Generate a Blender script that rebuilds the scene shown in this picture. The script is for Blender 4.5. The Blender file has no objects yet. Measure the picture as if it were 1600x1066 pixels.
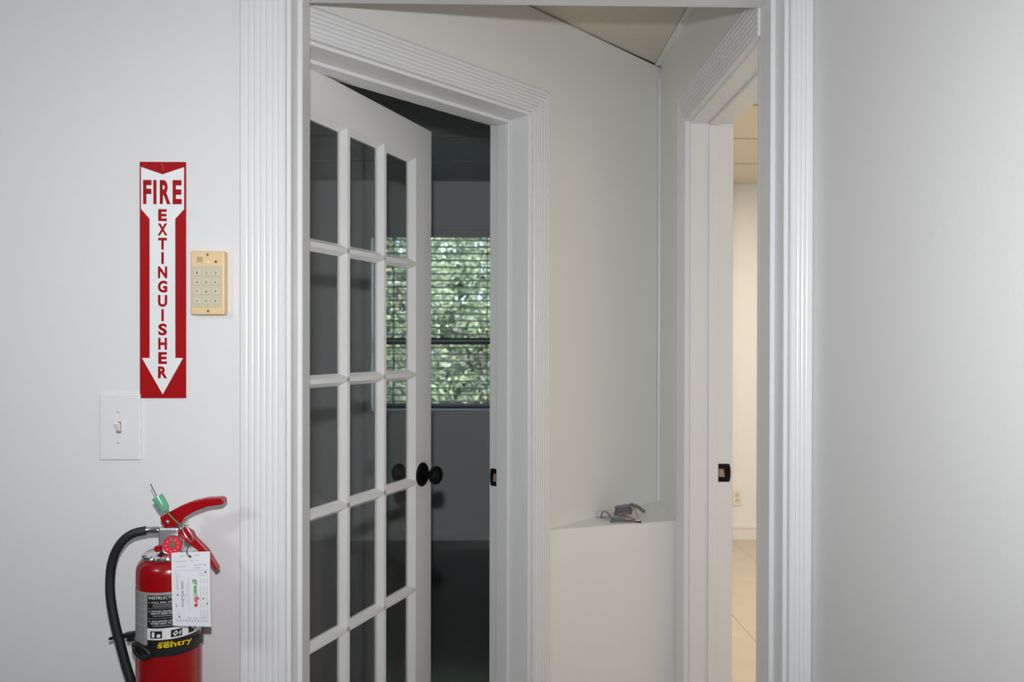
import bpy, bmesh, math, random
from mathutils import Vector, Matrix

random.seed(11)
PI = math.pi
S = bpy.context.scene
C = S.collection

# ------------------------------------------------------------------ camera
cam_d = bpy.data.cameras.new('camera')
cam = bpy.data.objects.new('camera', cam_d)
C.objects.link(cam)
CAM = Vector((0.0, -1.617, 1.37))
yaw, pitch, roll = math.radians(1.2), math.radians(-0.3), math.radians(0.1)
fwd = Vector((math.sin(yaw) * math.cos(pitch), math.cos(yaw) * math.cos(pitch), math.sin(pitch)))
rgt = Vector((math.cos(yaw), -math.sin(yaw), 0))
upv = rgt.cross(fwd)
r2 = rgt * math.cos(roll) + upv * math.sin(roll)
u2 = -rgt * math.sin(roll) + upv * math.cos(roll)
cam.matrix_world = Matrix(((r2.x, u2.x, -fwd.x, CAM.x), (r2.y, u2.y, -fwd.y, CAM.y),
                           (r2.z, u2.z, -fwd.z, CAM.z), (0, 0, 0, 1)))
cam_d.sensor_width = 36
cam_d.lens = 27
cam_d.shift_y = 0.00705
cam_d.clip_start = 0.02
cam_d.dof.use_dof = True
cam_d.dof.focus_distance = 1.62
cam_d.dof.aperture_fstop = 5.4
S.camera = cam

# ------------------------------------------------------------------ sky, sun, lamps, exposure
W = bpy.data.worlds.new('sky')
S.world = W
W.use_nodes = True
nt = W.node_tree
sky = nt.nodes.new('ShaderNodeTexSky')
sky.sky_type = 'NISHITA'
sky.sun_disc = False
sky.dust_density = 4.0
sky.air_density = .8
sky.sun_elevation = math.radians(55)
sky.sun_rotation = math.radians(140)
nt.nodes['Background'].inputs['Strength'].default_value = 0.85
nt.links.new(sky.outputs[0], nt.nodes['Background'].inputs['Color'])


def lamp(name, kind, loc, power, color, rot=(0, 0, 0), **kw):
    d = bpy.data.lights.new(name, kind)
    d.energy = power
    d.color = color
    for k, v in kw.items():
        setattr(d, k, v)
    o = bpy.data.objects.new(name, d)
    o.location = loc
    o.rotation_euler = rot
    C.objects.link(o)
    return o


lamp('sun', 'SUN', (0, 8, 6), 5.5, (1, .98, .94), (math.radians(40), math.radians(18), 0), angle=.01)
# the camera's own flash, sitting above the lens
lamp('camera_flash', 'SPOT', CAM + Vector((-.014, .02, .140)), 80, (.96, .98, 1.0), rot=(math.radians(86.5), 0, -yaw), shadow_soft_size=.016, spot_size=math.radians(150), spot_blend=1.0).scale = (1.0, .57, 1.0)   # a wide flash head: the beam is broader than tall
# ceiling lamps: the room with the camera, the warm room at the right
lamp('front_room_lamp', 'AREA', (-1.6, -2.6, 2.47), 9, (.95, .975, 1.0), shape='SQUARE', size=.5)
lamp('left_lamp', 'POINT', (-1.40, -1.55, 1.90), 14, (.97, .985, 1.0), shadow_soft_size=.10)  # unseen source added at left for the wall's brightness and soft shadows
lamp('side_room_lamp', 'AREA', (2.0, 2.0, 2.47), 45, (1.0, .86, .70), shape='SQUARE', size=1.0)

vs = S.view_settings
vs.view_transform = 'Standard'
vs.look = 'None'
vs.exposure = 0.0
vs.gamma = 1.0
vs.use_curve_mapping = False


# ------------------------------------------------------------------ materials
def lin(r, g, b):
    f = lambda c: c / 12.92 if c <= .04045 else ((c + .055) / 1.055) ** 2.4
    return (f(r / 255), f(g / 255), f(b / 255), 1)


def mat(name, col, rough=.5, metal=0.0, var=.04, vscale=6.0, bump=0.0, bscale=200.0, spec=.5, trans=0.0, coat=0.0):
    m = bpy.data.materials.new(name)
    m.use_nodes = True
    n, l = m.node_tree.nodes, m.node_tree.links
    b = n['Principled BSDF']
    b.inputs['Roughness'].default_value = rough
    b.inputs['Metallic'].default_value = metal
    b.inputs['Specular IOR Level'].default_value = spec
    b.inputs['Transmission Weight'].default_value = trans
    b.inputs['Coat Weight'].default_value = coat
    tc = n.new('ShaderNodeTexCoord')
    nz = n.new('ShaderNodeTexNoise')
    nz.inputs['Scale'].default_value = vscale
    nz.inputs['Detail'].default_value = 3
    l.new(tc.outputs['Object'], nz.inputs['Vector'])
    mx = n.new('ShaderNodeMix')
    mx.data_type = 'RGBA'
    c = col if len(col) == 4 else (*col, 1)
    mx.inputs[6].default_value = tuple(x * (1 - var) for x in c[:3]) + (1,)
    mx.inputs[7].default_value = tuple(min(1, x * (1 + var)) for x in c[:3]) + (1,)
    l.new(nz.outputs['Fac'], mx.inputs[0])
    l.new(mx.outputs[2], b.inputs['Base Color'])
    if bump:
        n2 = n.new('ShaderNodeTexNoise')
        n2.inputs['Scale'].default_value = bscale
        n2.inputs['Detail'].default_value = 2
        l.new(tc.outputs['Object'], n2.inputs['Vector'])
        bp = n.new('ShaderNodeBump')
        bp.inputs['Strength'].default_value = bump
        bp.inputs['Distance'].default_value = .002
        l.new(n2.outputs['Fac'], bp.inputs['Height'])
        l.new(bp.outputs['Normal'], b.inputs['Normal'])
    return m


def glass(name, tint, pale_mix=.03):
    m = bpy.data.materials.new(name)
    m.use_nodes = True
    n, l = m.node_tree.nodes, m.node_tree.links
    n.remove(n['Principled BSDF'])
    out = n['Material Output']
    tr = n.new('ShaderNodeBsdfTransparent')
    tr.inputs[0].default_value = tint
    gl = n.new('ShaderNodeBsdfGlossy')
    gl.inputs['Roughness'].default_value = .02
    df = n.new('ShaderNodeBsdfDiffuse')
    df.inputs[0].default_value = (.8, .82, .8, 1)
    lw = n.new('ShaderNodeLayerWeight')
    pw = n.new('ShaderNodeMath')
    pw.operation = 'POWER'
    pw.inputs[1].default_value = 5
    l.new(lw.outputs['Facing'], pw.inputs[0])
    fr = n.new('ShaderNodeMath')
    fr.operation = 'MULTIPLY_ADD'
    fr.inputs[1].default_value = .9
    fr.inputs[2].default_value = .035
    l.new(pw.outputs[0], fr.inputs[0])
    nz = n.new('ShaderNodeTexNoise')
    nz.inputs['Scale'].default_value = 9
    mul = n.new('ShaderNodeMath')
    mul.operation = 'MULTIPLY'
    mul.inputs[1].default_value = pale_mix * 2  # mixes a little pale diffuse colour unevenly over the pane
    l.new(nz.outputs['Fac'], mul.inputs[0])
    a = n.new('ShaderNodeMixShader')
    l.new(fr.outputs[0], a.inputs[0])
    l.new(tr.outputs[0], a.inputs[1])
    l.new(gl.outputs[0], a.inputs[2])
    b = n.new('ShaderNodeMixShader')
    l.new(mul.outputs[0], b.inputs[0])
    l.new(a.outputs[0], b.inputs[1])
    l.new(df.outputs[0], b.inputs[2])
    l.new(b.outputs[0], out.inputs[0])
    return m


M = {
    'wall': mat('wall_paint', (.80, .80, .81), .55, var=.012, vscale=1.5, bump=.10, bscale=160),
    'wall_in': mat('passage_paint', (.86, .86, .82), .5, var=.012, vscale=2, bump=.08, bscale=160),
    'wall_grey': mat('far_wall_paint', (.45, .45, .45), .7),  # unseen near-room walls, greyed to cut bounced light
    'dim_floor': mat('unseen_floor_grey', (.20, .20, .205), .95, var=.15, vscale=40),  # unseen near-room floor, made dark to cut bounced light
    'tile_front': mat('front_ceiling_fibre', (.55, .55, .55), .9),  # unseen near-room ceiling, dulled for less bounce
    'wall_side': mat('side_wall_paint', (.78, .775, .765), .45, var=.012, vscale=2, bump=.15, bscale=120),
    'wall_office': mat('office_paint', (.82, .835, .85), .6, var=.015, vscale=2),
    'wall_warm': mat('side_room_paint', (.79, .82, .83), .6, var=.01, vscale=2),
    'trim': mat('trim_enamel', (.81, .81, .815), .32, var=.01, vscale=4),
    'door': mat('door_enamel', (.84, .84, .83), .3, var=.012, vscale=4),
    'tile': mat('ceiling_tile_fibre', (.74, .68, .58), .9, var=.06, vscale=60, bump=.35, bscale=260),
    'tile_office': mat('office_tile_fibre', (.62, .62, .62), .9, var=.05, vscale=60, bump=.3, bscale=260),
    'grid': mat('ceiling_grid_steel', (.50, .47, .42), .6),
    'floor_wood': mat('dark_laminate', (.020, .018, .016), .16, var=.25, vscale=5, spec=.5),
    'floor_tile': mat('beige_floor_tile', (.56, .50, .42), .5, var=.07, vscale=9),
    'grout': mat('floor_grout', (.55, .49, .41), .6),
    'glass': glass('pane_glass', (.95, .97, .96, 1), .014),
    'win_glass': glass('window_glass', (.93, .97, .95, 1), .015),
    'black': mat('black_metal', (.004, .004, .004), .5, var=.1, spec=.15),
    'bronze': mat('bare_strike_hole', (.35, .25, .17), .4, var=.1),
    'dark': mat('dark_hole', (.012, .010, .009), .8),
    'red': mat('sign_red', lin(168, 14, 21), .5, var=.03, spec=.15),
    'white': mat('sign_white', (.86, .87, .88), .4, var=.01),
    'letter_red': mat('sign_letter_red', lin(166, 16, 23), .5, var=.02, spec=.15),
    'beige': mat('keypad_beige', lin(236, 204, 154), .45, var=.02, vscale=30),
    'key_panel': mat('keypad_panel', lin(205, 198, 172), .5, var=.02),
    'key': mat('keypad_key', lin(216, 208, 184), .5, var=.02),
    'key_ink': mat('keypad_ink', lin(80, 72, 60), .6),
    'led': mat('led_red', lin(150, 60, 42), .25),
    'lens': mat('led_clear', lin(246, 220, 170), .2),
    'steel': mat('steel', (.62, .62, .62), .25, 1.0, var=.05),
    'alu': mat('cast_aluminium', (.48, .49, .50), .42, .7, var=.06, vscale=60),
    'chrome': mat('chrome', (.72, .73, .75), .14, 1.0, var=.03),
    'plastic': mat('white_plastic', (.82, .82, .83), .3, var=.01),
    'slot': mat('switch_slot', lin(150, 128, 112), .6),
    'paint_red': mat('cylinder_red', lin(152, 3, 12), .26, var=.03, coat=.25),
    'lever_red': mat('lever_red', lin(164, 8, 16), .3, var=.03, coat=.2),
    'rubber': mat('hose_rubber', (.016, .018, .019), .5, var=.15, vscale=50),
    'label_silver': mat('label_silver', lin(170, 170, 170), .4, .25, var=.03),
    'label_black': mat('label_black', (.012, .012, .012), .4),
    'label_white': mat('label_white', lin(228, 228, 230), .45),
    'label_grey': mat('label_grey_print', lin(135, 135, 135), .5),
    'label_pale': mat('label_pale_print', lin(150, 152, 154), .5),
    'label_yellow': mat('label_yellow', lin(240, 200, 0), .45),
    'strap': mat('strap_black', (.010, .010, .010), .45),
    'gauge_red': mat('gauge_red', lin(214, 30, 48), .4, var=.05),
    'gauge_green': mat('gauge_green', lin(84, 104, 72), .5),
    'seal': mat('seal_green', lin(140, 222, 180), .25, var=.05, trans=.5),
    'strand': mat('seal_strand', lin(98, 122, 84), .4),
    'card': mat('tag_card', lin(232, 233, 236), .6, var=.01),
    'ink_grey': mat('tag_ink_grey', lin(168, 168, 176), .7),
    'ink_dark': mat('tag_ink_dark', lin(60, 60, 66), .7),
    'ink_green': mat('tag_ink_green', lin(92, 176, 96), .6),
    'ink_red': mat('tag_ink_red', lin(206, 52, 62), .6),
    'ink_teal': mat('tag_ink_teal', lin(82, 150, 132), .6),
    'slat': mat('blind_slat', (.60, .60, .61), .5, var=.02),
    'valance': mat('blind_valance', (.78, .79, .83), .5, var=.02),
    'cord': mat('blind_cord', (.20, .21, .20), .7),
    'win_backlit': mat('backlit_sash', (.03, .03, .03), .5),  # near-black: the backlit shade is put into the sash colour
    'sill': mat('window_sill', (.78, .79, .82), .4),
    'bark': mat('bark', (.12, .09, .06), .9, var=.3, vscale=20),
    'grass': mat('yard_grass', (.10, .16, .05), .9, var=.4, vscale=3),
    'dull_metal': mat('dull_metal', (.22, .22, .23), .45, .6),
    'copper': mat('copper', (.34, .19, .11), .4, .6),
    'cable_grey': mat('grey_cable', (.16, .16, .18), .45, var=.1),
    'cable_white': mat('white_cable', (.62, .62, .62), .45, var=.05),
    'cable_pink': mat('pink_wire', (.42, .28, .29), .5),
    'outlet': mat('outlet_plastic', (.80, .76, .69), .4),
    'outlet_slot': mat('outlet_slot', (.66, .61, .54), .6),
}


def leaf_mat():
    m = bpy.data.materials.new('leaf')
    m.use_nodes = True
    n, l = m.node_tree.nodes, m.node_tree.links
    n.remove(n['Principled BSDF'])
    tc = n.new('ShaderNodeTexCoord')
    nz = n.new('ShaderNodeTexNoise')
    nz.inputs['Scale'].default_value = 5
    nz.inputs['Detail'].default_value = 4
    l.new(tc.outputs['Object'], nz.inputs['Vector'])
    cr = n.new('ShaderNodeValToRGB')
    e = cr.color_ramp.elements
    e[0].position, e[0].color = .32, (.18, .22, .15, 1)
    e[1].position, e[1].color = .72, (.58, .60, .57, 1)
    k = cr.color_ramp.elements.new(.55)
    k.color = (.36, .42, .29, 1)
    l.new(nz.outputs['Fac'], cr.inputs[0])
    d = n.new('ShaderNodeBsdfDiffuse')
    t = n.new('ShaderNodeBsdfTranslucent')
    l.new(cr.outputs[0], d.inputs[0])
    l.new(cr.outputs[0], t.inputs[0])
    a = n.new('ShaderNodeMixShader')
    a.inputs[0].default_value = .4
    l.new(d.outputs[0], a.inputs[1])
    l.new(t.outputs[0], a.inputs[2])
    l.new(a.outputs[0], n['Material Output'].inputs[0])
    return m


M['leaf'] = leaf_mat()

# ------------------------------------------------------------------ mesh helpers (everything is written in world metres)
ORI = {}


class MB:
    def __init__(self, xf=None):
        self.v, self.f, self.xf = [], [], xf

    def add(self, vs_, fs):
        b = len(self.v)
        for p in vs_:
            p = Vector(p)
            self.v.append(self.xf(p) if self.xf else p)
        self.f += [tuple(i + b for i in f) for f in fs]
        return self

    def box(self, x0, x1, y0, y1, z0, z1):
        return self.add([(x, y, z) for x in (x0, x1) for y in (y0, y1) for z in (z0, z1)],
                        [(0, 1, 3, 2), (4, 6, 7, 5), (0, 4, 5, 1), (2, 3, 7, 6), (0, 2, 6, 4), (1, 5, 7, 3)])

    def prism(self, poly, fn, t0, t1):
        n = len(poly)
        vs_ = [fn(a, b, t0) for a, b in poly] + [fn(a, b, t1) for a, b in poly]
        fs = [tuple(range(n)), tuple(range(2 * n - 1, n - 1, -1))]
        fs += [(i, (i + 1) % n, n + (i + 1) % n, n + i) for i in range(n)]
        return self.add(vs_, fs)

    def lathe(self, prof, org, axis=(0, 0, 1), seg=32, a0=0.0, a1=None, ref=(1, 0, 0), ripple=None):
        ax = Vector(axis).normalized()
        rf = Vector(ref)
        if abs(rf.dot(ax)) > .9:
            rf = Vector((0, 1, 0))
        e1 = (rf - ax * rf.dot(ax)).normalized()
        e2 = ax.cross(e1)
        o = Vector(org)
        full = a1 is None
        n = seg if full else seg + 1
        end = 2 * PI if full else a1 - a0
        vs_, fs = [], []
        for r, h in prof:
            for i in range(n):
                a = a0 + end * i / seg
                rr = r * (1 + (ripple if ripple and i % 2 else 0))
                vs_.append(o + ax * h + e1 * (rr * math.cos(a)) + e2 * (rr * math.sin(a)))
        for j in range(len(prof) - 1):
            for i in range(seg):
                k = (i + 1) % n
                fs.append((j * n + i, j * n + k, (j + 1) * n + k, (j + 1) * n + i))
        if full:
            if prof[0][0] > 1e-6:
                fs.append(tuple(range(n - 1, -1, -1)))
            if prof[-1][0] > 1e-6:
                fs.append(tuple(range((len(prof) - 1) * n, len(prof) * n)))
        return self.add(vs_, fs)

    def tube(self, pts, r, seg=10, closed=False):
        P = [Vector(p) for p in pts]
        n = len(P)
        rad = r if isinstance(r, (list, tuple)) else [r] * n
        prev = None
        vs_ = []
        for i, p in enumerate(P):
            if closed:
                t = (P[(i + 1) % n] - P[i - 1]).normalized()
            else:
                t = (P[min(i + 1, n - 1)] - P[max(i - 1, 0)]).normalized()
            if prev is None:
                a = Vector((0, 0, 1)) if abs(t.z) < .9 else Vector((1, 0, 0))
                e = (a - t * a.dot(t)).normalized()
            else:
                e = (prev - t * prev.dot(t)).normalized()
            prev = e
            g = t.cross(e)
            for k in range(seg):
                a = 2 * PI * k / seg
                vs_.append(p + (e * math.cos(a) + g * math.sin(a)) * rad[i])
        fs = []
        for i in range(n if closed else n - 1):
            j = (i + 1) % n
            for k in range(seg):
                q = (k + 1) % seg
                fs.append((i * seg + k, i * seg + q, j * seg + q, j * seg + k))
        if not closed:
            fs.append(tuple(range(seg - 1, -1, -1)))
            fs.append(tuple(range((n - 1) * seg, n * seg)))
        return self.add(vs_, fs)

    def build(self, name, m, parent=None, org=None, smooth=None, bevel=0, bseg=2, merge=False, recalc=True):
        o3 = ORI[parent.name] if parent else Vector(org or (0, 0, 0))
        me = bpy.data.meshes.new(name)
        me.from_pydata([tuple(p - o3) for p in self.v], [], self.f)
        bm = bmesh.new()
        bm.from_mesh(me)
        if merge:
            bmesh.ops.remove_doubles(bm, verts=bm.verts, dist=1e-6)
        if recalc:
            bmesh.ops.recalc_face_normals(bm, faces=bm.faces)
        bm.to_mesh(me)
        bm.free()
        me.materials.append(M[m] if isinstance(m, str) else m)
        if smooth:
            me.shade_smooth()
            me.set_sharp_from_angle(angle=math.radians(smooth))
        ob = bpy.data.objects.new(name, me)
        C.objects.link(ob)
        if parent:
            ob.parent = parent
        else:
            ob.location = o3
        ORI[ob.name] = o3
        if bevel:
            bv = ob.modifiers.new('edge', 'BEVEL')
            bv.width = bevel
            bv.segments = bseg
            bv.limit_method = 'ANGLE'
            bv.angle_limit = math.radians(40)
        return ob


def spline(pts, n=6):
    P = [Vector(p) for p in pts]
    out = []
    for i in range(len(P) - 1):
        p0, p1, p2, p3 = P[max(i - 1, 0)], P[i], P[i + 1], P[min(i + 2, len(P) - 1)]
        for k in range(n):
            t = k / n
            out.append(.5 * ((2 * p1) + (p2 - p0) * t + (2 * p0 - 5 * p1 + 4 * p2 - p3) * t * t
                             + (3 * p1 - p0 - 3 * p2 + p3) * t ** 3))
    out.append(P[-1])
    return out


def thing(name, loc, label, cat, group=None):
    o = bpy.data.objects.new(name, None)
    o.empty_display_size = .05
    C.objects.link(o)
    o.location = loc
    ORI[o.name] = Vector(loc)
    return tag(o, label, cat, group)


def tag(o, label, cat, group=None):
    o['label'] = label
    o['category'] = cat
    if group:
        o['group'] = group
    return o


def struct(o, label=None):
    o['kind'] = 'structure'
    if label:
        o['label'] = label
    return o


def root_struct(name, loc, label=None):
    o = bpy.data.objects.new(name, None)
    o.empty_display_size = .05
    C.objects.link(o)
    o.location = loc
    ORI[o.name] = Vector(loc)
    return struct(o, label)


def copy_at(o, delta):
    c = o.copy()
    C.objects.link(c)
    c.location = o.location + Vector(delta)
    return c


_glyphs = {}


def text_tris(s, bold=.0, res=4):
    """outline of a word as flat triangles in a unit box (0..1, 0..1)"""
    key = (s, bold)
    if key not in _glyphs:
        cu = bpy.data.curves.new('lettering', 'FONT')
        cu.body = s
        cu.offset = bold
        cu.resolution_u = res
        ob = bpy.data.objects.new('lettering', cu)
        C.objects.link(ob)
        dg = bpy.context.evaluated_depsgraph_get()
        dg.update()
        me = bpy.data.meshes.new_from_object(ob.evaluated_get(dg))
        xs = [v.co.x for v in me.vertices]
        ys = [v.co.y for v in me.vertices]
        x0, x1, y0, y1 = min(xs), max(xs), min(ys), max(ys)
        _glyphs[key] = ([((v.co.x - x0) / (x1 - x0), (v.co.y - y0) / (y1 - y0)) for v in me.vertices],
                        [tuple(p.vertices) for p in me.polygons])
        bpy.data.objects.remove(ob)
        bpy.data.curves.remove(cu)
        bpy.data.meshes.remove(me)
    return _glyphs[key]


def put_text(mb, s, fn, a0, a1, b0, b1, bold=.02):
    """word s into the rectangle a0..a1, b0..b1 of the surface fn(a, b)"""
    vs_, fs = text_tris(s, bold)
    mb.add([fn(a0 + (a1 - a0) * x, b0 + (b1 - b0) * y) for x, y in vs_], fs)


def put_rect(mb, fn, a0, a1, b0, b1, n=1):
    vs_, fs = [], []
    for i in range(n + 1):
        a = a0 + (a1 - a0) * i / n
        vs_ += [fn(a, b0), fn(a, b1)]
    for i in range(n):
        fs.append((2 * i, 2 * i + 2, 2 * i + 3, 2 * i + 1))
    mb.add(vs_, fs)


# ------------------------------------------------------------------ the shell
Q = math.sqrt(.5)
P0 = Vector((.105, .7384, 0))             # casing corner of the glass door's frame
XP = .611                                 # face of the passage's right wall
YB = 3.75                                 # back wall of both rooms
CZ = 2.405                                # passage ceiling
LZ = .786                                 # ledge
RZ = 2.5                                  # room ceilings
RW = 2.58                                 # tops of the outer walls


def dg_(s, d, z):                         # along the diagonal wall, into it, up
    return Vector((P0.x + Q * s - Q * d, P0.y + Q * s + Q * d, z))


XZ = lambda a, b, t: Vector((a, b, t))

fl = struct(MB().box(-5.0, .80, -7.0, .12, -.1, 0).build('floor', 'dim_floor'))
mb = MB().prism([(-.445, .12), (XP, .12), (XP, 1.2444), (-.496, .137)], XZ, -.1, 0)
struct(mb.build('floor', 'floor_tile'))
mb = MB().prism([(-2.75, .12), (-.513, .12), (XP, 1.2444), (XP + .06, 1.30), (XP + .06, YB), (-2.75, YB)], XZ, -.1, 0)
struct(mb.build('floor', 'floor_wood'))

# side room floor: grout bed and tiles one by one
fr = struct(MB().box(XP, 4.15, .12, YB, -.1, -.004).build('floor', 'grout'))
t0 = MB().box(  .7550, 1.1995, .13, .5810, -.005, 0).build('floor_tile', 'floor_tile', fr, bevel=.002, bseg=1)
for i in range(4):
    for j in range(8):
        if i or j:
            copy_at(t0, (.446 * i, .4525 * j, random.uniform(-.0006, 0)))
struct(MB().box(2.54, 4.0, .12, YB, -.005, -.001).build('floor', 'floor_tile'))

# front wall with the doorway
mb = MB()
mb.box(-5.0, -.445, 0, .12, 0, RW)
mb.box(-.445, .626, 0, .12, 2.162, RW)
mb.box(.626, 4.15, 0, .12, 0, RW)
struct(mb.build('wall_front', 'wall'))
struct(MB().box(.667, .80, -7.0, -.0005, 0, RZ).build('wall_right', 'wall_side'))
struct(MB().box(-5.0, -4.85, -7.0, -.0005, 0, RZ).build('wall_left', 'wall_grey'))
struct(MB().box(-4.85, .667, -7.0, -6.85, 0, RZ).build('wall_back', 'wall_grey'))
struct(MB().box(-5.0, .80, -7.0, -.0005, RZ, RZ + .08).build('ceiling', 'tile_front'))

# the passage's right wall, with a doorway, running on as the divider of the two rooms
mb = MB()
mb.box(XP, .747, .12, .154, 0, RZ)
mb.box(XP, .747, .154, .8055, 2.083, RZ)
mb.box(XP, .747, .8055, YB, 0, RZ)
struct(mb.build('wall_passage', 'wall_in'))

# the diagonal wall, with the glass door's doorway
mb = MB()
TD = .163


def diag_poly(pts, z0, z1):
    mb.prism(pts, lambda s, d, z: dg_(s, d, z), z0, z1)


sc_ = (XP - .105) / Q
diag_poly([(.008, 0), (sc_, 0), (sc_ + TD, TD), (.008, TD)], 0, CZ - .0015)
diag_poly([(-.866, 0), (.008, 0), (.008, TD), (-.866, TD)], 2.088, CZ - .0015)
diag_poly([(-.866, 0), (-.866, TD), (-1.034, TD), (-.8745, 0)], 0, CZ - .0015)
struct(mb.build('wall_diagonal', 'wall_in'))

# boxed-in corner with its ledge
mb = MB().prism([(.158, .7905), (XP - .0005, .9165), (XP - .0005, 1.243), (.159, .792)], XZ, 0, LZ)
struct(mb.build('wall_corner', 'wall_in', bevel=.002, bseg=1), 'low boxed-in corner with a triangular ledge on top')

# office walls, window hole in the back wall
WX0, WX1, WZ0, WZ1 = -.872, .085, .905, 2.195
struct(MB().box(-2.9, -2.75, .12, YB + .2, 0, RW).build('wall_office_left', 'wall_office'))
mb = MB()
mb.box(-2.75, WX0, YB, YB + .2, 0, RW)
mb.box(WX1, .68, YB, YB + .2, 0, RW)
mb.box(WX0, WX1, YB, YB + .2, 0, WZ0)
mb.box(WX0, WX1, YB, YB + .2, WZ1, RW)
struct(mb.build('wall_office_back', 'wall_office'))
struct(MB().box(.68, 4.15, YB, YB + .2, 0, RW).build('wall_side_room_back', 'wall_warm'))
struct(MB().box(4.0, 4.15, .12, YB, 0, RW).build('wall_side_room_right', 'wall_warm'))

# baseboards
mb = MB().box(.748, 4.0, YB - .014, YB, 0, .082).box(.748, 4.0, YB - .019, YB, .082, .094).box(.748, 4.0, YB - .010, YB, .094, .108)
struct(mb.build('baseboard_side_room', 'trim'))
mb = MB().box(-2.75, XP, YB - .012, YB, 0, .055).box(-2.75, XP, YB - .007, YB, .055, .064)
struct(mb.build('baseboard_office', 'trim'))

# suspended ceilings: unseen slab added above to block sky light, steel grid, fibre tiles one by one
struct(MB().box(-2.75, 4.0, .12, YB, RZ + .045, RZ + .08).build('ceiling', 'dark'))


def ceiling(x0, x1, y0, y1, px, py, tile_mat, grid_mat, skip=None, off=0):
    z = RZ
    xs, ys = [], []
    x = x0
    while x < x1 - .01:
        xs.append(x)
        x = x + px if off == 0 or x > x0 else x0 + off
    y = y1
    while y > y0 + .01:
        ys.append(y)
        y -= py
    g = MB()
    for x in xs[1:]:
        g.box(x - .009, x + .009, y0, y1, z, z + .03)
    for y in ys[1:]:
        g.box(x0, x1, y - .009, y + .009, z, z + .0298)
    root = struct(g.build('ceiling', grid_mat))
    for x in xs:
        for y in ys:
            xn = xs[xs.index(x) + 1] if x != xs[-1] else x1
            xa, xb, ya, yb = x + .010, xn - .010, max(y - py, y0) + .010, y - .010
            if xb - xa < .03 or yb - ya < .03 or (skip and skip((xa + xb) / 2, (ya + yb) / 2)):
                continue
            MB().box(xa, xb, ya, yb, z + .003, z + .02).build('ceiling_tile', tile_mat, root)
    return root


ceiling(-2.75, XP, .12, YB, 1.22, .585, 'tile_office', 'grid', lambda x, y: y - .12 < .3 and x > -.3, .70)
ceiling(.747, 4.0, .12, YB - .0, 1.22, .585, 'tile', 'grid')
mb = MB().prism([(XP - .0005, 1.2439 - .011), (XP - .004, 1.2439 - .010), (XP - .0085, 1.2439 - .0115), (XP - .0005, 1.2435)], XZ, LZ, CZ - .045)
struct(mb.build('trim_4', 'trim'), 'thin white caulk bead in the corner above the ledge')
cp = struct(MB().prism([(-.80, .121), (XP - .001, .121), (XP - .001, 1.36), (-.80, -.02 + .141)], XZ, CZ + .030, CZ + .034).build('ceiling', 'dark'))  # black backing added so the gap at the ceiling edge reads dark
mb = MB().prism([(-.62, .122), (XP - .026, .122), (XP - .026, 1.215), (-.55, .14)], XZ, CZ + .004, CZ + .022)
mb.build('ceiling_tile', 'tile', cp)
mb = MB().box(XP - .024, XP - .0005, .122, 1.225, CZ - .001, CZ + .020)
mb.build('wall_angle', 'wall_in', cp)


# ------------------------------------------------------------------ door frames: fluted casings, jambs, stops
def flute(w, t=.017, n=6, lip=.010):
    pr = [(0, 0), (0, t - .003), (.003, t)]
    pitch = (w - 2 * lip) / n if n else 0
    for i in range(n):
        c = lip + pitch * (i + .5)
        pr += [(c - .0036, t), (c - .0022, t - .0012), (c, t - .0020), (c + .0022, t - .0012), (c + .0036, t)]
    pr += [(w - .003, t), (w, t - .003), (w, 0)]
    return pr


def casing_leg(name, parent, fn, x, sgn, prof, zh, mitre=True):
    """upright board: fn(across, out, up); u grows outwards from x"""
    n = len(prof)
    vs_ = [fn(x + sgn * u, v, 0) for u, v in prof] + [fn(x + sgn * u, v, zh + (u if mitre else 0)) for u, v in prof]
    fs = [tuple(range(n)), tuple(range(2 * n - 1, n - 1, -1))] + [(i, (i + 1) % n, n + (i + 1) % n, n + i) for i in range(n)]
    return MB().add(vs_, fs).build(name, 'trim', parent)


def casing_head(name, parent, fn, xl, xr, prof, zh, ml=1, mr=1):
    n = len(prof)
    vs_ = [fn(xl - ml * u, v, zh + u) for u, v in prof] + [fn(xr + mr * u, v, zh + u) for u, v in prof]
    fs = [tuple(range(n)), tuple(range(2 * n - 1, n - 1, -1))] + [(i, (i + 1) % n, n + (i + 1) % n, n + i) for i in range(n)]
    return MB().add(vs_, fs).build(name, 'trim', parent)


# trim_1: the big doorway in the front wall
JL, JR, JH = -.429, .610, 2.146
t1 = root_struct('trim_1', (JL, 0, 0), 'white fluted frame of the near doorway')
fn1 = lambda a, o, z: Vector((a, -o, z))
pf = flute(.094)
casing_leg('casing', t1, fn1, JL - .008, -1, pf, JH + .008)
casing_leg('casing', t1, fn1, JR + .008, 1, flute(.0485, n=3), JH + .008, mitre=False)
casing_head('casing', t1, fn1, JL - .008, JR + .0565, pf, JH + .008, 1, 0)
MB().box(JL - .016, JL, .0, .12, 0, JH).build('jamb', 'trim', t1, bevel=.0015, bseg=1)
MB().box(JR, JR + .016, .0, .12, 0, JH).build('jamb', 'trim', t1, bevel=.0015, bseg=1)
MB().box(JL - .016, JR + .016, .0, .12, JH, JH + .016).build('jamb', 'trim', t1, bevel=.0015, bseg=1)
MB().box(JL, JL + .011, .05, .12, 0, JH - .011).build('stop', 'trim', t1, bevel=.002, bseg=1)
MB().box(JR - .011, JR, .05, .12, 0, JH - .011).build('stop', 'trim', t1, bevel=.002, bseg=1)
MB().box(JL, JR, .05, .12, JH - .011, JH).build('stop', 'trim', t1, bevel=.002, bseg=1)

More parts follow.
